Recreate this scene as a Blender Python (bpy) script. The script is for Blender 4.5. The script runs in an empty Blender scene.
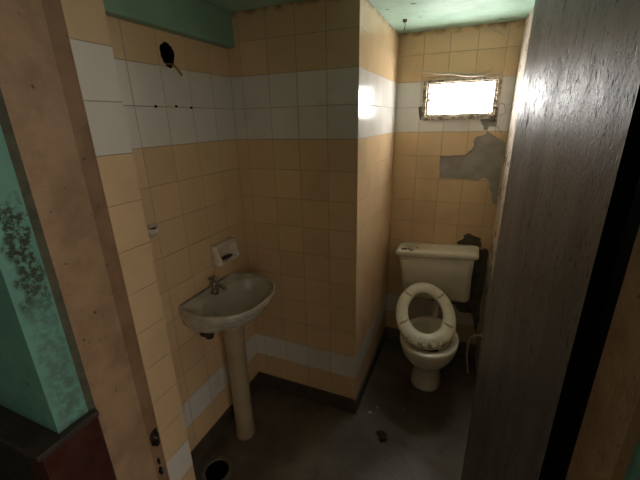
import bpy, bmesh, math, random
from mathutils import Vector, Matrix
random.seed(7)
SC = bpy.context.scene
COL = SC.collection
PI = math.pi

# ------------------------------------------------------------------ materials
class NT:
    def __init__(self, name):
        self.m = bpy.data.materials.new(name); self.m.use_nodes = True
        self.t = self.m.node_tree; self.t.nodes.clear()
        self.out = self.n('ShaderNodeOutputMaterial')
    def n(self, typ, **kw):
        nd = self.t.nodes.new(typ)
        for k, v in kw.items(): setattr(nd, k, v)
        return nd
    def link(self, a, b): self.t.links.new(a, b)
    def put(self, sock, v):
        if isinstance(v, bpy.types.NodeSocket): self.link(v, sock)
        else: sock.default_value = v
    def math(self, op, a, b=0.0, c=0.0, clamp=False):
        nd = self.n('ShaderNodeMath', operation=op, use_clamp=clamp)
        for s, v in zip(nd.inputs, (a, b, c)): self.put(s, v)
        return nd.outputs[0]
    def mix(self, f, a, b, mode='MIX'):
        nd = self.n('ShaderNodeMix', data_type='RGBA', blend_type=mode)
        self.put(nd.inputs['Factor'], f)
        ca = [s for s in nd.inputs if s.type == 'RGBA']
        self.put(ca[0], a); self.put(ca[1], b)
        return [s for s in nd.outputs if s.type == 'RGBA'][0]
    def ramp(self, v, lo, hi, a=0.0, b=1.0):
        nd = self.n('ShaderNodeMapRange', interpolation_type='SMOOTHSTEP')
        for s, x in zip(nd.inputs, (v, lo, hi, a, b)): self.put(s, x)
        return nd.outputs[0]
    def pos(self):
        if not hasattr(self, '_p'):
            self._p = self.n('ShaderNodeNewGeometry').outputs['Position']
        return self._p
    def noise(self, scale, detail=4, rough=.55, vec=None, stretch=None, dist=0.0):
        v = vec or self.pos()
        if stretch:
            mp = self.n('ShaderNodeMapping'); self.link(v, mp.inputs['Vector'])
            mp.inputs['Scale'].default_value = stretch; v = mp.outputs[0]
        nd = self.n('ShaderNodeTexNoise'); self.link(v, nd.inputs['Vector'])
        nd.inputs['Scale'].default_value = scale; nd.inputs['Detail'].default_value = detail
        nd.inputs['Roughness'].default_value = rough; nd.inputs['Distortion'].default_value = dist
        return nd.outputs[0]
    def bump(self, h, dist=.002, strength=1.0, normal=None):
        nd = self.n('ShaderNodeBump'); self.link(h, nd.inputs['Height'])
        nd.inputs['Distance'].default_value = dist; nd.inputs['Strength'].default_value = strength
        if normal: self.link(normal, nd.inputs['Normal'])
        return nd.outputs[0]
    def bsdf(self, color, rough=.5, normal=None, metallic=0.0, spec=None):
        b = self.n('ShaderNodeBsdfPrincipled')
        self.put(b.inputs['Base Color'], color); self.put(b.inputs['Roughness'], rough)
        self.put(b.inputs['Metallic'], metallic)
        if spec is not None: self.put(b.inputs['Specular IOR Level'], spec)
        if normal: self.link(normal, b.inputs['Normal'])
        self.link(b.outputs[0], self.out.inputs[0]); return self.m

def rgb(r, g, b): return (r, g, b, 1.0)

def mottled(name, c1, c2, scale=6, rough=.5, rvar=.1, lo=.35, hi=.7, bscale=60, bdist=.001, spots=None,
            metallic=0.0, stretch=None, spec=None, fine=None):
    t = NT(name)
    f = t.ramp(t.noise(scale, 6, .6, stretch=stretch), lo, hi)
    c = t.mix(f, rgb(*c1), rgb(*c2))
    if spots:                       # dark specks / scabs: (scale, threshold, colour)
        for sc, th, col in spots:
            c = t.mix(t.ramp(t.noise(sc, 3, .6), th, th + .03), c, rgb(*col))
    r = t.ramp(t.noise(scale * 2.3, 4), .3, .7, rough - rvar, rough + rvar)
    n = t.bump(t.noise(bscale, 5, .65, stretch=stretch), bdist) if bdist else None
    return t.bsdf(c, r, n, metallic, spec)

CREAM = (.73, .515, .305)
WHITE = (.75, .705, .645)
def tile_mat(name, axis, off=0.0):
    t = NT(name)
    s = t.n('ShaderNodeSeparateXYZ'); t.link(t.pos(), s.inputs[0])
    z = s.outputs[2]
    u = t.math('DIVIDE', t.math('SUBTRACT', s.outputs[axis], off), .15)
    v = t.math('DIVIDE', t.math('SUBTRACT', z, .1), .15)
    fu, fv = t.math('FRACT', u), t.math('FRACT', v)
    iu, iv = t.math('FLOOR', u), t.math('FLOOR', v)
    du = t.math('MINIMUM', fu, t.math('SUBTRACT', 1.0, fu))
    dv = t.math('MINIMUM', fv, t.math('SUBTRACT', 1.0, fv))
    d = t.math('MINIMUM', du, dv)
    grout = t.ramp(d, .004, .013, .85, 0.0)
    row = lambda a, b: t.math('MULTIPLY', t.math('GREATER_THAN', v, a), t.math('LESS_THAN', v, b))
    isw = t.math('ADD', row(1, 2), row(10, 12), clamp=True)
    cv = t.n('ShaderNodeCombineXYZ'); t.link(iu, cv.inputs[0]); t.link(iv, cv.inputs[1])
    cv.inputs[2].default_value = axis * 3.7 + off
    wn = t.n('ShaderNodeTexWhiteNoise', noise_dimensions='3D'); t.link(cv.outputs[0], wn.inputs['Vector'])
    sp = t.n('ShaderNodeSeparateColor'); t.link(wn.outputs['Color'], sp.inputs[0])
    c = t.mix(isw, rgb(*CREAM), rgb(*WHITE))
    val = t.math('MULTIPLY_ADD', sp.outputs[0], .10, .92)
    hv = t.n('ShaderNodeHueSaturation'); t.link(c, hv.inputs['Color']); t.link(val, hv.inputs['Value'])
    c = hv.outputs[0]
    dirt = t.ramp(t.noise(5, 6, .65), .45, .85, 0.0, .28)
    c = t.mix(dirt, c, rgb(.30, .20, .11))
    runs = t.ramp(t.noise(9, 5, .6, stretch=(1, 1, .12)), .6, .9, 0.0, .25)
    c = t.mix(runs, c, rgb(.22, .15, .08))
    specks = t.ramp(t.noise(85, 2, .5), .74, .78, 0.0, .6)
    c = t.mix(specks, c, rgb(.08, .05, .03))
    # rusty grime in the joint under the ceiling
    g = t.math('MULTIPLY', t.ramp(t.math('ADD', z, t.math('MULTIPLY', t.noise(22, 4), .09)), 2.19, 2.235), .7)
    c = t.mix(g, c, rgb(.12, .06, .025))
    c = t.mix(grout, c, t.mix(t.noise(12, 3), rgb(.30, .21, .12), rgb(.52, .37, .23)))
    r = t.math('ADD', t.ramp(t.noise(8, 3), .3, .75, .15, .24), t.math('MULTIPLY', grout, .5))
    tilt = t.math('ADD', t.math('MULTIPLY', fu, t.math('SUBTRACT', sp.outputs[1], .5)),
                  t.math('MULTIPLY', fv, t.math('SUBTRACT', sp.outputs[2], .5)))
    h = t.math('SUBTRACT', t.math('MULTIPLY', tilt, .9), t.math('MULTIPLY', grout, .6))
    h = t.math('ADD', h, t.math('MULTIPLY', t.noise(5, 1), .35))
    return t.bsdf(c, r, t.bump(h, .0022))

M = {}
M['tile_x'] = tile_mat('cream and white tile, facing', 0, .07)
M['tile_back'] = tile_mat('cream and white tile, back', 0, .826)
M['tile_y'] = tile_mat('cream and white tile, side', 1, 0.0)
M['tile_pier'] = tile_mat('cream and white tile, pier', 1, -.9)
M['teal'] = mottled('teal wall paint', (.145, .335, .27), (.10, .25, .20), 5, .42, .12, spots=[(30, .70, (.05, .08, .05))], bscale=35, bdist=.002)
M['ceiling'] = mottled('pale green ceiling paint', (.46, .68, .55), (.36, .56, .44), 7, .55, .1, spots=[(16, .68, (.13, .2, .13))], bdist=.001)
M['beam'] = mottled('green beam paint', (.26, .42, .31), (.20, .34, .25), 6, .55, .1, spots=[(45, .76, (.05, .08, .05))], bdist=.001)
M['brown'] = mottled('dirty brown plaster paint', (.40, .258, .15), (.28, .175, .098), 9, .42, .12,
                     spots=[(24, .69, (.09, .05, .035)), (60, .69, (.14, .08, .05)), (140, .72, (.16, .09, .06))], bscale=60, bdist=.004)
M['ochre'] = mottled('darker brown frame seat', (.30, .175, .10), (.20, .115, .062), 9, .45, .12, spots=[(38, .68, (.06, .03, .02))], bdist=.0015)
M['strip'] = mottled('grey green plaster edge', (.10, .095, .06), (.055, .06, .04), 18, .8, .05, bdist=.002)
M['cement'] = mottled('bare cement', (.37, .335, .295), (.28, .25, .215), 14, .9, .05, bscale=90, bdist=.002)
M['damp_and_shade'] = mottled('damp bare wall', (.19, .15, .115), (.11, .085, .065), 14, .8, .1, bscale=70, bdist=.003)  # bare wall colour, also paints the shade under the cistern
M['brick'] = mottled('broken plaster core', (.05, .03, .02), (.02, .012, .01), 30, .9, .05, bdist=.004)
M['red'] = mottled('dark red dado', (.055, .014, .009), (.04, .011, .008), 8, .4, .1, spots=[(90, .76, (.3, .22, .18))], bdist=.0006)
M['capm'] = mottled('dark brown cap', (.05, .034, .027), (.03, .022, .019), 12, .55, .1, bdist=.001)
M['panel'] = mottled('near black boarding', (.022, .018, .014), (.014, .012, .01), 12, .5, .1, bdist=.001)
M['skirt'] = mottled('dark painted skirting', (.085, .062, .043), (.055, .04, .028), 10, .55, .1, bdist=.001)
M['black'] = mottled('near black frame', (.006, .005, .005), (.004, .004, .004), 10, .8, .05, bdist=0, spec=.1)
M['void'] = mottled('deep dark hole', (.008, .006, .005), (.004, .004, .003), 20, .95, .02, bdist=.002, spec=.1)
M['plaster'] = mottled('pale hall plaster', (.62, .55, .44), (.54, .47, .37), 4, .7, .1, bdist=.001)
M['pale'] = mottled('pale glossy side wall', (.58, .50, .42), (.50, .42, .35), 5, .3, .05, bdist=0)
M['hall'] = mottled('hall floor', (.06, .05, .04), (.04, .034, .028), 6, .6, .1)
M['porcelain'] = mottled('stained porcelain', (.76, .70, .57), (.62, .55, .41), 6, .2, .08, lo=.45, hi=.8, spots=[(60, .76, (.14, .08, .04))], bdist=0)
M['sinkware'] = mottled('dusty grey porcelain', (.52, .48, .40), (.36, .31, .24), 9, .25, .08, lo=.4, hi=.75, spots=[(75, .75, (.14, .10, .06))], bdist=0)
M['grimy'] = mottled('grimy yellow brown porcelain', (.40, .31, .20), (.30, .225, .14), 7, .4, .08, bdist=0)
M['dish'] = mottled('pink white ceramic', (.70, .60, .51), (.58, .48, .39), 14, .25, .06, bdist=0)
M['plastic'] = mottled('yellowed plastic', (.66, .58, .40), (.54, .45, .29), 12, .35, .06, lo=.45, hi=.8, spots=[(48, .70, (.10, .055, .03))], bdist=0)
def seat_mat():
    t = NT('yellowed plastic with a grimy lower end')
    c = t.mix(t.ramp(t.noise(12, 5), .45, .8), rgb(.68, .60, .42), rgb(.56, .47, .31))
    z = t.n('ShaderNodeSeparateXYZ'); t.link(t.pos(), z.inputs[0])
    low = t.ramp(z.outputs[2], .425, .47, 1, 0)
    g = t.math('MULTIPLY', low, t.ramp(t.noise(38, 5, .7), .46, .56, 0, .9))
    c = t.mix(g, c, rgb(.11, .06, .03))
    return t.bsdf(c, .33)
M['seat'] = seat_mat()
M['chrome'] = mottled('dull dirty chrome', (.30, .27, .23), (.12, .10, .08), 60, .4, .15, metallic=.8, bdist=0)
M['hose'] = mottled('dull white hose', (.66, .61, .52), (.5, .45, .37), 40, .4, .1, bdist=0)
M['rust'] = mottled('rusty dark metal', (.06, .04, .03), (.03, .02, .015), 60, .7, .1, bdist=.001)
M['dark_clump'] = mottled('dark dry leaf', (.035, .022, .014), (.018, .012, .008), 50, .8, .1, bdist=.002)
M['scrap'] = mottled('pale paper scrap', (.42, .40, .34), (.34, .3, .25), 40, .8, .1, bdist=0)
M['wire'] = mottled('brown cable sheath', (.34, .20, .09), (.25, .14, .06), 40, .6, .1, bdist=0)
M['web'] = mottled('dusty cobweb', (.62, .56, .46), (.5, .45, .36), 40, .9, .05, bdist=0)
M['frame'] = mottled('peeling window frame', (.50, .42, .32), (.16, .12, .085), 34, .7, .1, lo=.42, hi=.6, bscale=50, bdist=.004)
M['rim'] = mottled('pale drain rim', (.14, .12, .10), (.085, .07, .056), 25, .7, .1, bdist=.001)

def floor_mat():
    t = NT('grimy concrete floor')
    c = t.mix(t.ramp(t.noise(2.6, 6, .6), .38, .66), rgb(.075, .058, .041), rgb(.15, .12, .088))
    c = t.mix(t.ramp(t.noise(9, 5, .65, dist=.6), .5, .75, 0, .6), c, rgb(.05, .038, .028))
    c = t.mix(t.ramp(t.noise(120, 2), .7, .75, 0, .5), c, rgb(.3, .26, .2))
    r = t.ramp(t.noise(3.5, 5), .35, .7, .42, .7)
    return t.bsdf(c, r, t.bump(t.noise(40, 6, .6), .002))
M['floor'] = floor_mat()

def door_mat():
    t = NT('weathered grey door skin')
    streak = t.noise(9, 5, .6, stretch=(1, 1, .16))
    c = t.mix(t.ramp(streak, .35, .7), rgb(.145, .13, .13), rgb(.07, .062, .062))
    pit = t.math('MAXIMUM', t.ramp(t.noise(130, 4, .65, stretch=(1, 1, .34), dist=.4), .56, .66, 0, .8),
                 t.ramp(t.noise(42, 5, .7, stretch=(1, 1, .3), dist=.4), .60, .70, 0, .9))
    c = t.mix(pit, c, rgb(.055, .047, .045))
    r = t.math('ADD', t.ramp(t.noise(18, 5, .6, stretch=(1, 1, .3)), .3, .72, .36, .50), t.math('MULTIPLY', pit, .3))
    h = t.math('ADD', t.math('MULTIPLY', streak, .3), t.math('MULTIPLY', t.noise(85, 4, .6, stretch=(1, 1, .8)), .5))
    h = t.math('SUBTRACT', h, t.math('MULTIPLY', pit, .3))
    return t.bsdf(c, r, t.bump(h, .0018), spec=t.math('MULTIPLY_ADD', pit, -.6, .9))
M['door'] = door_mat()

def mould_mat():
    t = NT('teal paint with black mould')
    base = t.mix(t.ramp(t.noise(5, 6), .35, .7), rgb(.16, .36, .295), rgb(.12, .285, .23))
    s = t.n('ShaderNodeSeparateXYZ'); t.link(t.pos(), s.inputs[0])
    # a band of mould about 1.05 - 1.53 m up, ragged by noise
    zz = t.math('ADD', s.outputs[2], t.math('MULTIPLY', t.math('SUBTRACT', t.noise(16, 5), .5), .22))
    band = t.math('MULTIPLY', t.ramp(zz, 1.50, 1.55, 1, 0), t.ramp(zz, 1.18, 1.30, 0, 1))
    yy = t.math('ADD', s.outputs[1], t.math('MULTIPLY', t.math('SUBTRACT', t.noise(20, 5), .5), .07))
    yb = t.math('MULTIPLY', t.ramp(yy, -1.178, -1.16), t.ramp(yy, -1.118, -1.105, 1, 0))
    m = t.math('MULTIPLY', t.math('MULTIPLY', band, yb), t.ramp(t.noise(75, 4, .7), .40, .56))
    c = t.mix(m, base, rgb(.035, .045, .022))
    pale = t.math('MULTIPLY', t.ramp(zz, 0.85, 1.25, 1, 0), t.ramp(t.noise(24, 5, .65), .45, .62, 0, .55))
    c = t.mix(pale, c, rgb(.115, .15, .12))
    low = t.math('MULTIPLY', t.ramp(zz, 1.28, 1.36, 1, 0), t.math('MULTIPLY', yb, .5))
    c = t.mix(t.math('MULTIPLY', low, t.ramp(t.noise(50, 5), .35, .6)), c, rgb(.07, .10, .075))
    return t.bsdf(c, .45, t.bump(t.noise(35, 5), .002))
M['mould'] = mould_mat()

def pane_mat():
    t = NT('overlit frosted pane')
    e = t.n('ShaderNodeEmission')
    p = t.n('ShaderNodeSeparateXYZ'); t.link(t.pos(), p.inputs[0])
    ex = t.ramp(t.math('ABSOLUTE', t.math('SUBTRACT', p.outputs[0], 1.056)), .10, .19)
    spots = t.ramp(t.math('ADD', t.noise(85, 3, .6), t.math('MULTIPLY', ex, .2)), .70, .715)
    t.link(t.mix(spots, rgb(1, .985, .96), rgb(.012, .008, .004)), e.inputs['Color'])
    e.inputs['Strength'].default_value = PANE
    t.link(e.outputs[0], t.out.inputs[0]); return t.m
PANE = 36.0
M['pane'] = pane_mat()

# ------------------------------------------------------------------ mesh helpers
def link(name, bm, mats, parent=None, smooth=False, bevel=None, autosmooth=None):
    me = bpy.data.meshes.new(name)
    bmesh.ops.remove_doubles(bm, verts=bm.verts, dist=1e-6)
    bmesh.ops.recalc_face_normals(bm, faces=bm.faces)
    bm.to_mesh(me); bm.free()
    for m in (mats if isinstance(mats, (list, tuple)) else [mats]): me.materials.append(m)
    o = bpy.data.objects.new(name, me); COL.objects.link(o)
    if parent: o.parent = parent
    if smooth:
        for p in me.polygons: p.use_smooth = True
    if bevel:
        b = o.modifiers.new('bevel', 'BEVEL'); b.width = bevel; b.segments = 3; b.limit_method = 'ANGLE'
        b.angle_limit = math.radians(40)
    return o

def box(bm, lo, hi, mi=0):
    vs = [bm.verts.new((x, y, z)) for x in (lo[0], hi[0]) for y in (lo[1], hi[1]) for z in (lo[2], hi[2])]
    fs = []
    for q in ((0, 1, 3, 2), (4, 6, 7, 5), (0, 4, 5, 1), (2, 3, 7, 6), (0, 2, 6, 4), (1, 5, 7, 3)):
        f = bm.faces.new([vs[i] for i in q]); f.material_index = mi; fs.append(f)
    return fs      # -x, +x, -y, +y, -z, +z

def prism(bm, pts, vec, mi=0, at=lambda p: p):
    a = [bm.verts.new(at(p)) for p in pts]
    b = [bm.verts.new(Vector(v.co) + Vector(vec)) for v in a]
    n = len(a)
    fs = [bm.faces.new(a[::-1]), bm.faces.new(b)]
    for i in range(n): fs.append(bm.faces.new((a[i], a[(i + 1) % n], b[(i + 1) % n], b[i])))
    for f in fs: f.material_index = mi
    return fs

def loft(bm, loops, cap0=True, cap1=True, closed=True):
    R = [[bm.verts.new(p) for p in lp] for lp in loops]
    n = len(R[0])
    for a, b in zip(R, R[1:]):
        for i in range(n if closed else n - 1):
            j = (i + 1) % n
            bm.faces.new((a[i], a[j], b[j], b[i]))
    if cap0: bm.faces.new(R[0][::-1])
    if cap1: bm.faces.new(R[-1])
    return R

def tube(bm, pts, r, n=10, caps=True):
    pts = [Vector(p) for p in pts]
    rs = r if isinstance(r, (list, tuple)) else [r] * len(pts)
    loops = []; up = None
    for i, p in enumerate(pts):
        d = (pts[min(i + 1, len(pts) - 1)] - pts[max(i - 1, 0)]).normalized()
        if up is None: up = d.orthogonal().normalized()
        up = (up - d * up.dot(d)).normalized(); s = d.cross(up)
        loops.append([p + (up * math.cos(2 * PI * k / n) + s * math.sin(2 * PI * k / n)) * rs[i] for k in range(n)])
    loft(bm, loops, caps, caps)

def spline(pts, m=6):
    pts = [Vector(p) for p in pts]; out = []
    for i in range(len(pts) - 1):
        p0, p1, p2, p3 = pts[max(i - 1, 0)], pts[i], pts[i + 1], pts[min(i + 2, len(pts) - 1)]
        for k in range(m):
            t = k / m
            out.append(.5 * (2 * p1 + (p2 - p0) * t + (2 * p0 - 5 * p1 + 4 * p2 - p3) * t * t + (3 * p1 - p0 - 3 * p2 + p3) * t ** 3))
    out.append(pts[-1]); return out

def cut(o, cutters):
    """boolean differences, baked into the mesh"""
    for bm, mat in cutters:
        c = link('cutter', bm, mat)
        md = o.modifiers.new('cut', 'BOOLEAN'); md.object = c; md.operation = 'DIFFERENCE'; md.solver = 'EXACT'
        try: md.material_mode = 'TRANSFER'
        except Exception: pass
        dg = bpy.context.evaluated_depsgraph_get(); dg.update()
        me = bpy.data.meshes.new_from_object(o.evaluated_get(dg), depsgraph=dg)
        o.modifiers.remove(md)
        old = o.data; o.data = me; me.name = o.name
        bpy.data.meshes.remove(old)
        cm = c.data; bpy.data.objects.remove(c); bpy.data.meshes.remove(cm)

def ragged(pts, amp=.004, m=3):
    out = []
    n = len(pts)
    for i in range(n):
        a, b = pts[i], pts[(i + 1) % n]
        for k in range(m):
            t = k / m
            j = amp if k else 0
            out.append((a[0] + (b[0] - a[0]) * t + random.uniform(-j, j), a[1] + (b[1] - a[1]) * t + random.uniform(-j, j)))
    return out

def struct(o): o['kind'] = 'structure'; return o
def thing(name, label, cat, loc, group=None):
    o = bpy.data.objects.new(name, None); COL.objects.link(o); o.location = loc
    o.empty_display_size = .05
    return tag(o, label, cat, group)
def tag(o, label, cat, group=None):
    o['label'] = label; o['category'] = cat
    if group: o['group'] = group
    return o
def move(bm, loc):
    """mesh given in world coordinates, parent standing at loc"""
    bmesh.ops.translate(bm, verts=bm.verts, vec=-Vector(loc)); return bm

# ------------------------------------------------------------------ the setting
H = 2.175
YB = .832
# floor with the drain hole cut out
b = bmesh.new(); box(b, (-1.7, -3.0, -.12), (2.7, 1.0, 0))
floor = struct(link('floor', b, M['floor']))
b = bmesh.new(); bmesh.ops.create_cone(b, segments=32, cap_ends=True, radius1=.058, radius2=.058, depth=.16, matrix=Matrix.Translation((.130, -.617, .0)))
cut(floor, [(b, M['void'])])

b = bmesh.new(); box(b, (-.12, -.78, H), (1.6, 1.0, H + .1)); struct(link('ceiling', b, M['ceiling']))

# left wall with the pipe hole
b = bmesh.new(); box(b, (-.12, -.79, 0), (0, .12, H))
wl = struct(link('wall_left', b, M['tile_y']))
b = bmesh.new(); prism(b, ragged([(.036 * math.cos(a) * (1 + .12 * math.sin(3 * a)) - .401, .047 * math.sin(a) + 1.944) for a in [k * PI / 8 for k in range(16)]], .003, 2), (-.09, 0, 0), 0, lambda p: (.02, p[0], p[1]))
cut(wl, [(b, M['void'])])

# the block that stands out into the room: one tiled face towards the door, one towards the toilet
b = bmesh.new(); fs = box(b, (0, 0, 0), (.67, 1.0, H)); fs[1].material_index = 1
struct(link('wall_middle', b, [M['tile_x'], M['tile_y']]))

# back wall: window opening and the places where tiles have come off, plus shade painted under the cistern
b = bmesh.new(); box(b, (.67, YB, 0), (1.62, YB + .14, H))
wb = struct(link('wall_back', b, M['tile_back']))
def wallcut(pts, depth, mat, amp=.005):
    bm = bmesh.new(); prism(bm, ragged([(min(x, 1.343), z) for x, z in pts], amp), (0, .02 + depth, 0), 0, lambda p: (p[0], YB - .02, p[1]))
    return (bm, mat)
b = bmesh.new(); box(b, (.845, YB - .05, 1.685), (1.268, YB + .3, 1.893))
P1 = [(.972,1.452),(1.006,1.444),(1.047,1.454),(1.128,1.462),(1.158,1.49),(1.167,1.52),(1.158,1.542),(1.17,1.565),(1.194,1.576),(1.221,1.582),(1.239,1.602),(1.265,1.582),(1.292,1.561),(1.32,1.553),(1.338,1.535),(1.339,1.36),(1.338,1.295),(1.34,1.216),(1.341,1.152),(1.324,1.153),(1.305,1.206),(1.291,1.245),(1.278,1.3),(1.26,1.323),(1.236,1.319),(1.219,1.302),(1.123,1.306),(1.054,1.308),(.981,1.305)]
P2 = [(1.168,1.70),(1.203,1.70),(1.277,1.70),(1.279,1.643),(1.273,1.625),(1.237,1.628),(1.232,1.608),(1.225,1.604),(1.21,1.608),(1.204,1.632),(1.191,1.652)]
P3 = [(1.138,.86),(1.133,.874),(1.147,.893),(1.171,.907),(1.174,.932),(1.201,.946),(1.227,.934),(1.255,.93),(1.279,.908),(1.287,.881),(1.289,.86),(1.264,.855),(1.202,.855)]
P4 = [(1.262,.84),(1.33,.845),(1.34,.7),(1.341,.3),(1.34,.17),(1.30,.30),(1.273,.351),(1.206,.345),(1.17,.40),(1.10,.41),(1.02,.40),(.95,.415),(.93,.50),(.97,.55),(1.1,.56),(1.225,.56),(1.24,.7)]  # bare wall beside the cistern; the left arm paints shade beneath it
P5 = [(.815,1.753),(.85,1.76),(.85,1.68),(.833,1.675),(.822,1.70)]
def crack(pts, w=.0013):
    out = []
    for (x0, z0), (x1, z1) in zip(pts, pts[1:]):
        d_ = Vector((x1 - x0, z1 - z0)).normalized(); n_ = Vector((-d_.y, d_.x)) * w; e_ = d_ * .0004
        bm = bmesh.new()
        prism(bm, [(x0 + n_.x - e_.x, z0 + n_.y - e_.y), (x1 + n_.x + e_.x, z1 + n_.y + e_.y), (x1 - n_.x + e_.x, z1 - n_.y + e_.y), (x0 - n_.x - e_.x, z0 - n_.y - e_.y)],
              (0, .026, 0), 0, lambda p: (p[0], YB - .02, p[1]))
        out.append((bm, M['damp_and_shade']))
    return out
CR = crack([(1.281, 1.759), (1.303, 1.752), (1.311, 1.728), (1.318, 1.703), (1.303, 1.693), (1.282, 1.688)]) + crack([(1.281, 1.634), (1.298, 1.606), (1.314, 1.584)])
cut(wb, CR + [(b, M['cement']), wallcut(P1, .009, M['cement']), wallcut(P2, .012, M['cement'], .003), wallcut(P3, .014, M['damp_and_shade'], .006),
         wallcut(P4, .009, M['damp_and_shade'], .011), wallcut(P5, .012, M['damp_and_shade'], .003)])

# right wall, a little out of square
b = bmesh.new()
prism(b, [(1.343, YB + .02), (1.400, -.78), (1.62, -.78), (1.62, YB + .02)], (0, 0, H), 0, lambda p: (p[0], p[1], 0))
struct(link('wall_right', b, M['pale']))

# beam under the ceiling along the left wall
b = bmesh.new(); box(b, (-.01, -.775, 2.026), (.042, 0.0, H)); struct(link('trim_1', b, M['beam'], bevel=.006))

# wall in front of the room with the doorway: left pier, right pier, lintel
b = bmesh.new()
fs = box(b, (-1.7, -1.19, 0), (.157, -.79, 2.6)); fs[1].material_index = 1
wf = struct(link('wall_front', b, [M['teal'], M['mould']]))
b = bmesh.new()                                    # plaster layer of the reveal, chamfered grey green edge
fs = prism(b, [(.150, -.95), (.166, -.95), (.166, -1.086), (.157, -1.103), (.150, -1.103)], (0, 0, 2.3), 0, lambda p: (p[0], p[1], 0))
for f in fs:
    c = f.calc_center_median()
    if -1.103 < c.y < -1.088 and c.x > .155: f.material_index = 1
struct(link('trim_2', b, [M['brown'], M['strip']]))
b = bmesh.new(); prism(b, [(.150, -.951), (.1605, -.951), (.1605, -.90), (.150, -.90)], (0, 0, 2.3), 0, lambda p: (p[0], p[1], 0))
seat = struct(link('trim_3', b, M['ochre']))
J1 = [(-.908,.599),(-.900,.561),(-.902,.513),(-.918,.509),(-.937,.533),(-.94,.565),(-.936,.59)]
J2 = [(-.927,.468),(-.917,.443),(-.919,.424),(-.929,.426),(-.935,.447)]
J3 = [(-.927,.422),(-.916,.398),(-.917,.37),(-.931,.37),(-.937,.4)]
def jcut(pts):
    bm = bmesh.new(); prism(bm, ragged(pts, .003), (-.05, 0, 0), 0, lambda p: (.18, p[0], p[1])); return bm
cut(seat, [(jcut(p), M['brick']) for p in (J1, J2, J3)])
cut(wf, [(jcut(p), M['brick']) for p in (J1, J2, J3)])
b = bmesh.new(); prism(b, [(.0, -.90), (.162, -.90), (.162, -.778), (.0, -.778)], (0, 0, H), 0, lambda p: (p[0], p[1], 0))
struct(link('trim_4', b, M['tile_pier']))

b = bmesh.new()
fs = box(b, (1.397, -1.19, 0), (2.7, -.951, 2.6)); fs[3].material_index = 0
struct(link('wall_front.001', b, M['teal']))
b = bmesh.new(); prism(b, [(1.40, -.952), (1.392, -.952), (1.392, -1.086), (1.397, -1.103), (1.40, -1.103)], (0, 0, 2.3), 0, lambda p: (p[0], p[1], 0))
struct(link('trim_5', b, M['brown']))
b = bmesh.new(); box(b, (1.404, -.951, 0), (1.62, -.781, 2.3)); struct(link('trim_6', b, M['black']))   # dark frame post
b = bmesh.new(); box(b, (.157, -1.19, 2.1), (1.397, -.79, 2.6)); struct(link('wall_front.002', b, M['teal']))

# dado of the hall: dark boards with grooves on the front, dark red on the reveal, brown cap
b = bmesh.new()
x = -1.7
while x < .10:
    x2 = min(x + .098, .10); box(b, (x, -1.245, 0), (x2, -1.19, .838)); x = x2 + .004
box(b, (-1.7, -1.23, 0), (.10, -1.19, .838))
struct(link('trim_7', b, M['panel']))
b = bmesh.new(); prism(b, [(.104, -1.25), (.176, -1.25), (.176, -1.092), (.157, -1.092), (.157, -1.19), (.104, -1.19)], (0, 0, .838), 0, lambda p: (p[0], p[1], 0))
struct(link('trim_8', b, M['red'], bevel=.003))
b = bmesh.new(); prism(b, [(-1.7, -1.262), (.184, -1.262), (.184, -1.0885), (.157, -1.0885), (.157, -1.19), (-1.7, -1.19)], (0, 0, .02), 0, lambda p: (p[0], p[1], .839))
struct(link('trim_9', b, M['capm'], bevel=.004))

# skirting
b = bmesh.new()
box(b, (0, -.777, 0), (.012, -.0005, .098)); box(b, (0, -.012, 0), (.682, 0, .098)); box(b, (.67, 0, 0), (.682, YB, .098))
struct(link('baseboard_left', b, M['skirt']))
b = bmesh.new(); box(b, (.682, YB - .012, 0), (1.342, YB, .098)); struct(link('baseboard_back', b, M['damp_and_shade']))

# hall: a corridor running past the doorway, closed behind the camera, its right end left open as an added light source
b = bmesh.new(); box(b, (-1.8, -2.9, 0), (-1.7, -1.19, 2.6)); struct(link('wall_left.001', b, M['teal']))
b = bmesh.new(); box(b, (-1.8, -3.0, 0), (2.7, -2.9, 2.6)); struct(link('wall_rear', b, M['plaster']))
b = bmesh.new(); box(b, (-1.8, -3.0, 2.6), (2.7, -.79, 2.7)); struct(link('ceiling.001', b, M['plaster']))

# window: frame, inner bars, frosted pane
win = struct(bpy.data.objects.new('window_1', None)); COL.objects.link(win); win.location = (1.056, YB, 1.789)
L0 = win.location
def rails(x0, x1, z0, z1, wl_, wr, wb_, wt, y0, y1):
    bm = bmesh.new()
    def rail(lo, hi):
        box(bm, lo, hi)
    rail((x0, y0, z0), (x0 + wl_, y1, z1)); rail((x1 - wr, y0, z0), (x1, y1, z1))
    rail((x0 + wl_, y0, z0), (x1 - wr, y1, z0 + wb_)); rail((x0 + wl_, y0, z1 - wt), (x1 - wr, y1, z1))
    bmesh.ops.subdivide_edges(bm, edges=[e for e in bm.edges if e.calc_length() > .1], cuts=14)
    for v in bm.verts: v.co += Vector((random.uniform(-1, 1), random.uniform(-1, 1), random.uniform(-1, 1))) * .0014
    return bm
link('window_frame', move(rails(.838, 1.275, 1.671, 1.902, .022, .019, .022, .014, YB - .012, YB + .03), L0), M['frame'], win)
link('sash', move(rails(.861, 1.2555, 1.694, 1.887, .011, .013, .012, .009, YB + .006, YB + .026), L0), M['frame'], win)
b = bmesh.new(); box(b, (.868, YB + .020, 1.702), (1.246, YB + .024, 1.881)); link('pane', move(b, L0), M['pane'], win)
b = bmesh.new()
tube(b, [(1.208, YB - .012, 1.737), (1.268, YB - .014, 1.733)], .0035, 8); tube(b, [(1.262, YB - .016, 1.733), (1.262, YB - .014, 1.655)], .003, 8)
link('latch', move(b, L0), M['rust'], win)

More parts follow.
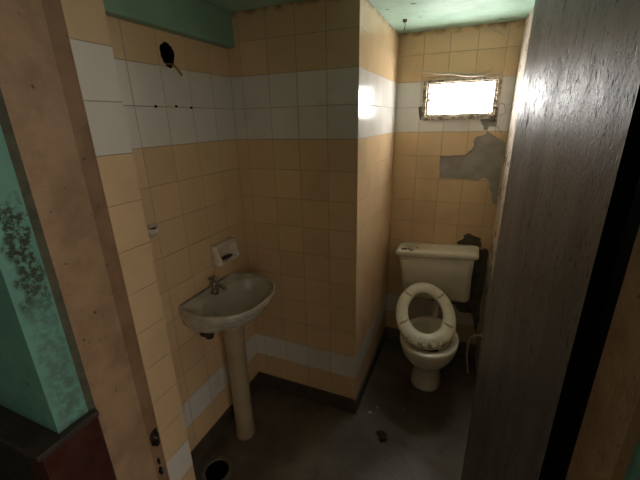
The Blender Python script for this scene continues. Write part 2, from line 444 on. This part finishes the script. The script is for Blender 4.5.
# door: leaf standing open into the room, its outer skin towards the left
hx, hy = 1.366, -.90
dx, dy = 1.280, -.218
d = Vector((dx - hx, dy - hy, 0)); W = d.length; d.normalize(); nrm = Vector((d.y, -d.x, 0))     # towards the wall
b = bmesh.new()
P = [Vector((hx, hy, .012)), Vector((dx, dy, .012)), Vector((dx, dy, .012)) + nrm * .03, Vector((hx, hy, .012)) + nrm * .03]
fs = prism(b, P, (0, 0, 2.055))
fs[5].material_index = fs[4].material_index = 1  # hinge edge and back face near black
door = struct(link('door_1', b, [M['door'], M['black']]))
b = bmesh.new()
for z in (.3, 1.05, 1.8):
    tube(b, [Vector((hx, hy - .006, z - .045)) + nrm * .034, Vector((hx, hy - .006, z + .045)) + nrm * .034], .006, 10)
    box(b, (hx + .028, hy - .052, z - .045), (hx + .040, hy - .004, z + .045))
hg = link('hinge', b, M['black'], door)

# ------------------------------------------------------------------ toilet
T = Vector((1.035, .45, 0))
toilet = thing('toilet', 'stained white toilet with its seat tipped up against the cistern, under the window', 'toilet', T)
def ell(cx, cy, z, rx, ryf, ryb, n=40, p=2.0):
    out = []
    for k in range(n):
        a = 2 * PI * k / n; c, s = math.cos(a), math.sin(a)
        q = (abs(c) ** p + abs(s) ** p) ** (-1 / p)
        out.append((cx + rx * c * q, cy + (ryb if s > 0 else ryf) * s * q, z))
    return out
bx = 1.035
b = bmesh.new()
loft(b, [ell(bx, .455, 0, .096, .122, .16, p=2.4), ell(bx, .455, .02, .096, .122, .16, p=2.4), ell(bx, .455, .06, .087, .113, .15, p=2.3), ell(bx, .45, .13, .083, .115, .152),
         ell(bx, .435, .19, .094, .135, .165), ell(bx, .41, .235, .124, .175, .195), ell(bx, .388, .29, .155, .198, .225), ell(bx, .38, .345, .171, .216, .24),
         ell(bx, .38, .372, .176, .223, .245), ell(bx, .38, .388, .176, .223, .245), ell(bx, .38, .395, .169, .216, .238),
         ell(bx, .38, .395, .139, .168, .20), ell(bx, .38, .386, .133, .160, .19), ell(bx, .385, .35, .129, .155, .185), ell(bx, .39, .29, .113, .148, .165),
         ell(bx, .40, .235, .085, .115, .13), ell(bx, .41, .19, .055, .075, .085), ell(bx, .41, .17, .035, .05, .06)])
link('bowl', move(b, T), M['porcelain'], toilet, smooth=True)
b = bmesh.new(); loft(b, [ell(bx, .405, .226, .078, .108, .118), ell(bx, .405, .230, .078, .108, .118)])
link('water', move(b, T), M['void'], toilet)

tilt = Matrix.Translation((1.019, .73, .689)) @ Matrix.Rotation(math.radians(-3.8), 4, 'Y') @ Matrix.Translation((-1.024, -.73, -.70))
def rr(cx, cy, z, hx_, hy_, r, n=6):
    out = []
    for sx, sy, a0 in ((1, 1, 0), (-1, 1, 90), (-1, -1, 180), (1, -1, 270)):
        for k in range(n + 1):
            a = math.radians(a0 + 90 * k / n)
            out.append((cx + sx * (hx_ - r) + r * math.cos(a), cy + sy * (hy_ - r) + r * math.sin(a), z))
    return out
b = bmesh.new()
loft(b, [rr(1.024, .735, .508, .20, .060, .04), rr(1.024, .735, .512, .214, .072, .04), rr(1.024, .734, .53, .222, .083, .04), rr(1.024, .734, .70, .228, .088, .035), rr(1.024, .733, .835, .240, .092, .03)])
bmesh.ops.transform(b, matrix=tilt, verts=b.verts)
cis = link('cistern', move(b, T), M['porcelain'], toilet, smooth=True)
b = bmesh.new()
loft(b, [rr(1.024, .732, .827, .252, .094, .03), rr(1.024, .732, .831, .262, .0985, .03), rr(1.024, .732, .850, .264, .0985, .03), rr(1.024, .732, .862, .258, .094, .03), rr(1.024, .732, .868, .238, .082, .03), rr(1.024, .732, .869, .15, .04, .02)])
bmesh.ops.transform(b, matrix=tilt, verts=b.verts)
lid = link('cistern_lid', move(b, T), M['porcelain'], toilet, smooth=True)
# rusty chips on the lid, low scabs on its top
for (cx, cy, s) in ((.822, .665, .016), (.872, .652, .012), (.85, .678, .008), (.905, .70, .007)):
    b = bmesh.new()
    pts = [(cx + s * (1 + .5 * random.random()) * math.cos(2 * PI * k / 11), cy + .6 * s * (1 + .5 * random.random()) * math.sin(2 * PI * k / 11)) for k in range(11)]
    prism(b, pts, (0, 0, .006), 0, lambda p: (p[0], p[1], .8655))
    bmesh.ops.transform(b, matrix=tilt, verts=b.verts)
    link('rust_chip', move(b, T), M['rust'], lid)
b = bmesh.new(); box(b, (.80, .636, .803), (.858, .646, .817)); bmesh.ops.transform(b, matrix=tilt, verts=b.verts)
link('flush_lever', move(b, T), M['porcelain'], cis, bevel=.003)
b = bmesh.new(); tube(b, spline([(1.05, .735, .58), (1.05, .735, .50), (1.05, .72, .45), (1.048, .68, .395), (1.045, .63, .36), (1.04, .58, .335)]), .024, 14)
link('flush_pipe', move(b, T), M['hose'], toilet, smooth=True)

# the loose seat, tipped up
p0 = Vector((1.042, .199, .408)); p1 = Vector((.955, .607, .640))
ax = (p1 - p0); Ls = ax.length; ax.normalize()
lat = Vector((ax.y, -ax.x, 0)).normalized(); up = lat.cross(ax).normalized()
if up.z < 0: up = -up
def seat_pt(s, w, h): return p0 + ax * s + lat * w + up * h
N = 56
def outl(a):
    c, s = math.cos(a), math.sin(a)
    return (.5 * Ls + .5 * Ls * s, .181 * c * (1 - .05 * s))
def inl(a):
    c, s = math.cos(a), math.sin(a)
    return (.106 + .142 * (1 + s), .103 * c * (1 - .08 * s))
prof = [(0, .004), (.04, .014), (.15, .020), (.5, .022), (.85, .019), (.96, .012), (1, .004), (.96, -.003), (.7, -.004), (.3, -.004), (.04, -.003)]
b = bmesh.new(); loops = []
for q, h in prof:
    loops.append([seat_pt(*(o + (i - o) * q for o, i in zip(outl(2 * PI * k / N), inl(2 * PI * k / N))), h) for k in range(N)])
R_ = [[b.verts.new(p) for p in lp] for lp in loops]
for i in range(len(R_)):
    A, B = R_[i], R_[(i + 1) % len(R_)]
    for k in range(N): b.faces.new((A[k], A[(k + 1) % N], B[(k + 1) % N], B[k]))
st = link('seat', move(b, T), M['seat'], toilet, smooth=True)
st['label'] = 'yellowed plastic seat, tipped up'
for a in (PI * .24, PI * .76, -PI * .13, PI * 1.13):
    o_, i_ = outl(a), inl(a)
    b = bmesh.new()
    for k, (q0, q1, z0, z1) in enumerate([(.18, .86, .018, .028)]):
        c0 = seat_pt(o_[0] + (i_[0] - o_[0]) * q0, o_[1] + (i_[1] - o_[1]) * q0, 0)
        c1 = seat_pt(o_[0] + (i_[0] - o_[0]) * q1, o_[1] + (i_[1] - o_[1]) * q1, 0)
        dd = (c1 - c0); l = dd.length; dd.normalize(); ss = up.cross(dd)
        lps = []
        for hh, sc in ((.014, 1.0), (.024, 1.0), (.028, .75)):
            lps.append([c0 + dd * (l * .5) + (dd * math.cos(t) * l * .5 + ss * math.sin(t) * .012) * sc + up * hh for t in [2 * PI * j / 16 for j in range(16)]])
        loft(b, lps)
    link('bumper', move(b, T), M['plastic'], st, smooth=True)

# supply hose beside the toilet
b = bmesh.new(); tube(b, spline([(1.352, .62, .318), (1.338, .62, .310), (1.316, .62, .308), (1.298, .62, .297), (1.287, .62, .277), (1.279, .62, .244), (1.276, .62, .19), (1.280, .62, .12), (1.292, .62, .05), (1.30, .62, .0)]), .0075, 10)
hose = tag(link('supply_hose', b, M['hose'], smooth=True), 'thin pale water hose arching from right wall beside the toilet', 'hose')
b = bmesh.new(); tube(b, [(1.356, .62, .320), (1.326, .62, .3095)], .011, 12); link('nut', b, M['hose'], hose, smooth=True)

# ------------------------------------------------------------------ wash basin
SY = -.368
S = Vector((0, SY, 0))
sink = thing('wash_basin', 'dusty white pedestal wash basin on the left tiled wall', 'sink', S)
half = [(0, .192), (.012, .203), (.04, .214), (.09, .226), (.14, .230), (.19, .226), (.235, .211), (.275, .185), (.31, .148), (.333, .104), (.345, .055)]
rim = [Vector((x, y, 0)) for x, y in half] + [Vector((.349, 0, 0))] + [Vector((x, -y, 0)) for x, y in half[::-1]]
rim = spline(rim, 4)
back = [Vector((0, -.192 + .384 * k / 12, 0)) for k in range(1, 12)]
OUT = rim + back
def basin_loop(z, sx, sy, lean=0.0): return [(p.x * sx + .001, p.y * sy, z + lean * p.x) for p in OUT]
angs = [math.atan2(p.y, p.x - .17) for p in OUT]
def in_loop(z, k, cx=.198, rx=.134, ry=.203):
    out = []
    for a in angs:
        c, s = math.cos(a), math.sin(a); q = (abs(c) ** 2.3 + abs(s) ** 2.3) ** (-1 / 2.3)
        out.append((cx + rx * k * c * q, ry * k * s * q, z))
    return out
b = bmesh.new()
loft(b, [basin_loop(.755, .42, .24), basin_loop(.766, .52, .60), basin_loop(.788, .68, .86), basin_loop(.812, .80, .955), basin_loop(.84, .89, .975), basin_loop(.870, .985, .99),
         basin_loop(.888, 1.0, 1.0), basin_loop(.897, .995, .993), basin_loop(.900, .98, .975), basin_loop(.899, .965, .955), basin_loop(.893, .95, .935),
         in_loop(.890, 1.0), in_loop(.889, .993), in_loop(.876, .975), in_loop(.850, .935), in_loop(.815, .82), in_loop(.790, .62), in_loop(.778, .36), in_loop(.774, .12)])
link('basin', b, M['sinkware'], sink, smooth=True)
b = bmesh.new()
def ped(z, w, dd, cx=.135):
    return [(cx + dd * math.cos(a), w * math.sin(a), z) for a in [2 * PI * k / 28 for k in range(28)]]
loft(b, [ped(0, .058, .055), ped(.02, .058, .055), ped(.05, .053, .050), ped(.3, .050, .047), ped(.6, .052, .05), ped(.70, .060, .058), ped(.755, .066, .066)])
pd = link('pedestal', b, M['grimy'], sink, smooth=True)
b = bmesh.new(); loft(b, [[(.197 + r * math.cos(a), r * math.sin(a), z) for a in [2 * PI * k / 20 for k in range(20)]] for z, r in ((.775, .021), (.780, .021), (.780, .015), (.777, .014))])
link('drain', b, M['rust'], sink)
b = bmesh.new()
tube(b, [(.060, -.012, .886), (.060, -.012, .905), (.060, -.012, .908), (.060, -.012, .945), (.060, -.012, .952)], [.020, .018, .013, .012, .009], 14)
tube(b, spline([(.060, -.012, .925), (.088, -.012, .934), (.116, -.012, .930), (.126, -.012, .915)]), .009, 12)
fc = link('faucet', b, M['chrome'], sink, smooth=True)
b = bmesh.new()
tube(b, [(.060, -.012, .948), (.060, -.012, .968)], .007, 10)
for a in (.5, .5 + PI / 2):
    dv = Vector((math.cos(a), math.sin(a), 0)) * .026; c = Vector((.060, -.012, .968))
    tube(b, [c - dv, c - dv * .9, c + dv * .9, c + dv], [.003, .006, .006, .003], 8)
link('tap_handle', b, M['chrome'], fc, smooth=True)
b = bmesh.new()
tube(b, spline([(.01, -.085, .69), (.035, -.085, .69), (.06, -.08, .70), (.068, -.048, .75), (.075, -.04, .80)]), [.017] * 20 + [.016] * 5, 12)
tube(b, [(.052, -.084, .675), (.054, -.083, .725)], .020, 12)
link('trap_pipe', b, M['rust'], sink, smooth=True)

# ------------------------------------------------------------------ small things on the walls
# soap dish
D = Vector((0, -.222, 1.046))
b = bmesh.new()
o0 = rr(0, 0, 0, .086, .054, .010, 4)
def dl(loop, x, sy=1, sz=1, dz=0): return [(x, p[0] * sy, p[1] * sz + dz) for p in loop]
loft(b, [dl(o0, 0), dl(o0, .018, .99, .99), dl(o0, .030, .95, .93), dl(o0, .036, .90, .86), dl(o0, .034, .78, .70), dl(o0, .010, .72, .60), dl(o0, .004, .62, .48)])
for v in b.verts:                                                 # lower lip stands out to hold the soap
    if v.co.x > .015 and v.co.z < -.02: v.co.x += .022
sd = link('soap_dish', b, M['dish'], smooth=True); sd.location = D
sd.modifiers.new('b', 'BEVEL').width = .002
tag(sd, 'pinkish white ceramic soap dish set in the tiles above the basin', 'soap dish')
b = bmesh.new(); bmesh.ops.create_uvsphere(b, u_segments=20, v_segments=10, radius=1)  # flattened dark lump in the hollow of the dish
for v in b.verts: v.co = Vector((.026 + v.co.x * .018, v.co.y * .046, -.030 + v.co.z * .007))
so = link('dark_lump', b, M['rust'], smooth=True); so.location = D
tag(so, 'dark flat lump lying in the ceramic soap dish', 'soap')

# half hidden ceramic bracket at the edge of the tiled pier
b = bmesh.new()
def cup(z, ry, rx, x0=0.0): return [(x0 + rx * math.sin(a), ry * math.cos(a), z) for a in [PI * k / 20 for k in range(21)]]
loft(b, [cup(-.062, .008, .004), cup(-.05, .016, .014), cup(-.025, .030, .032), cup(0, .040, .046), cup(.014, .042, .050), cup(.018, .040, .048),
         cup(.017, .033, .038, .004), cup(0, .028, .030, .004), cup(-.02, .018, .018, .004), cup(-.026, .008, .008, .004)])
br = link('wall_cup', b, M['dish'], smooth=True); br.location = (0, -.638, 1.292)
for v in br.data.vertices: v.co = Vector((v.co.x * .85, v.co.y * .85, (v.co.z if v.co.z > -.03 else -.03 + (v.co.z + .03) * .5) * .85 - v.co.x * .3))
tag(br, 'small white ceramic cup holder on the left wall, half behind the tiled door pier', 'cup holder')
b = bmesh.new(); loft(b, [cup(.000, .0275, .0295, .0045), cup(.001, .0275, .0295, .0045)]); dg_ = link('cup_shade', b, M['rust'], br)  # dark sheet painted in for the shaded hollow of the cup
for v in dg_.data.vertices: v.co = Vector((v.co.x * .85, v.co.y * .85, v.co.z * .85 - v.co.x * .3))

# cable stub out of the hole, three dark discs standing in for screw holes in the joint
b = bmesh.new(); tube(b, spline([(-.06, -.385, 1.918), (-.01, -.380, 1.914), (.006, -.374, 1.905), (.012, -.362, 1.888), (.014, -.351, 1.874)]), .0042, 8)
tag(link('cable', b, M['wire'], smooth=True), 'short brown cable stub poking out of the wall hole', 'cable')
for i, (y, z, lb) in enumerate(((-.504, 1.75, 'dark disc for a screw hole in the white tile joint, nearest the door'),
                 (-.397, 1.753, 'dark disc for a screw hole in the white tile joint, middle one below the hole'),
                 (-.31, 1.75, 'dark disc for a screw hole in the white tile joint, nearest the corner'))):
    b = bmesh.new(); bmesh.ops.create_cone(b, segments=12, cap_ends=True, radius1=.005, radius2=.004, depth=.008, matrix=Matrix.Translation((.003, y, z)) @ Matrix.Rotation(PI / 2, 4, 'Y'))
    tag(link('screw_hole_disc', b, M['void']), lb, 'screw hole disc', 'screw hole discs in the white tile band')

# ceiling hook
b = bmesh.new(); bmesh.ops.create_cone(b, segments=14, cap_ends=True, radius1=.010, radius2=.012, depth=.012, matrix=Matrix.Translation((.76, .516, H - .006)))
tube(b, spline([(.76, .516, H - .01), (.762, .518, H - .03), (.758, .517, H - .05)]), .002, 6)
tag(link('ceiling_hook', b, M['rust']), 'small rusty hook in the pale green ceiling before the window', 'hook')

# cobwebs over the window
b = bmesh.new()
def strand(pts, r=.0012):
    r *= 1.5
    tube(b, spline([(x, y, z) for x, y, z in pts], 5), r, 5)
yb = YB - .006
strand([(.75, yb, 1.983), (.80, yb - .01, 1.965), (.871, yb - .02, 1.947), (.96, yb - .02, 1.927), (1.056, yb - .01, 1.935), (1.115, yb, 1.904)], .0016)
strand([(.813, yb, 1.937), (.90, yb - .015, 1.930), (.959, yb - .02, 1.934), (1.073, yb - .02, 1.913), (1.181, yb - .01, 1.913), (1.215, yb, 1.95)], .002)
strand([(1.176, yb, 2.16), (1.211, yb - .01, 2.132), (1.251, yb, 2.112)], .0016)
strand([(1.15, yb, 2.14), (1.19, yb - .01, 2.13), (1.23, yb, 2.135)], .001)
for k in range(22):
    x0 = random.uniform(.86, 1.2); z0 = random.uniform(1.905, 1.93)
    strand([(x0, yb, z0), (x0 + random.uniform(.02, .06), yb - .012, z0 + random.uniform(-.015, .015)), (x0 + random.uniform(.07, .12), yb, z0 + random.uniform(-.015, .02))], .0009)
cw = tag(link('cobweb', b, M['web']), 'dusty pale cobweb threads along the top of the window', 'cobweb'); cw['kind'] = 'stuff'

# ------------------------------------------------------------------ on the floor
# raised worn rim of the drain
b = bmesh.new()
loft(b, [[(.130 + r * math.cos(a), -.617 + r * math.sin(a), z) for a in [2 * PI * k / 36 for k in range(36)]] for r, z in ((.059, -.03), (.059, .002), (.066, .004), (.080, .0005))], False, False)
dr = tag(link('drain_rim', b, M['rim'], smooth=True), 'worn pale rim round the open floor drain hole', 'drain')
# a dark curled dead leaf
b = bmesh.new()
lv = []
for i in range(9):
    row = []
    for j in range(5):
        t = i / 8; a = -2.3 + 4.0 * t; w = (.010 + .006 * math.sin(PI * t)) * (j - 2) / 2
        r = .021 + w
        row.append((.855 + r * math.cos(a + .9), -.112 + r * math.sin(a + .9) * .9, .006 + .011 * abs(j - 2) / 2 + .004 * math.sin(5 * t)))
    lv.append(row)
VV = [[b.verts.new(p) for p in row] for row in lv]
for i in range(8):
    for j in range(4): b.faces.new((VV[i][j], VV[i + 1][j], VV[i + 1][j + 1], VV[i][j + 1]))
lf = link('dead_leaf', b, M['dark_clump'], smooth=True)
sm = lf.modifiers.new('s', 'SOLIDIFY'); sm.thickness = .006; sm.offset = 1
tag(lf, 'dark curled dead leaf on the bare floor in front of the toilet', 'leaf')
for (x, y, s, a, lb) in ((.758, .033, .013, .4, 'pale paper scrap on the floor, nearest the tiled corner'),
                         (.791, .088, .009, 1.2, 'pale paper scrap on the floor, just behind the largest scrap'),
                         (.94, .13, .007, 2.1, 'pale paper scrap on the floor, right below the toilet foot')):
    b = bmesh.new()
    pts = [(x + s * (1 + .4 * math.sin(3 * k)) * math.cos(a + 2 * PI * k / 7), y + .7 * s * math.sin(a + 2 * PI * k / 7)) for k in range(7)]
    prism(b, pts, (0, 0, .002), 0, lambda p: (p[0], p[1], .0005))
    tag(link('paper_scrap', b, M['scrap']), lb, 'paper scrap', 'paper scraps on the floor')

# ------------------------------------------------------------------ light
w = bpy.data.worlds.new('sky'); SC.world = w; w.use_nodes = True
bg = w.node_tree.nodes['Background']; bg.inputs[0].default_value = (1.0, .90, .78, 1); bg.inputs[1].default_value = 1.45

pl = bpy.data.lights.new('added fill opening', 'AREA'); pl.shape = 'RECTANGLE'; pl.size = 1.7; pl.size_y = 2.58; pl.cycles.is_portal = True  # portal at the corridor's added open end, which lets in fill light
po = bpy.data.objects.new('added_fill_opening', pl); COL.objects.link(po)
po.matrix_world = Matrix.Translation((2.69, -2.045, 1.3)) @ Matrix.Rotation(PI / 2, 4, 'Y') @ Matrix.Rotation(PI / 2, 4, 'Z')
# ------------------------------------------------------------------ camera
cd = bpy.data.cameras.new('camera'); cam = bpy.data.objects.new('camera', cd); COL.objects.link(cam)
r_ = Vector((.9213798, .38804018, -.02200208)); u_ = Vector((-.1074988, .30883315, .94502174)); f_ = Vector((-.37350138, .86835875, -.32626647))
m = Matrix((r_, u_, -f_)).transposed().to_4x4(); m.translation = Vector((1.14998, -1.58486, 1.68344))
cam.matrix_world = m
cd.sensor_width = 36; cd.lens = 345.41 / 640 * 36; cd.clip_start = .02
SC.camera = cam
SC.view_settings.view_transform = 'Standard'; SC.view_settings.look = 'None'
SC.view_settings.exposure = 0.0; SC.view_settings.gamma = 1.0; SC.view_settings.use_curve_mapping = False
SC.cycles.max_bounces = 10; SC.cycles.diffuse_bounces = 8; SC.cycles.sample_clamp_indirect = 0
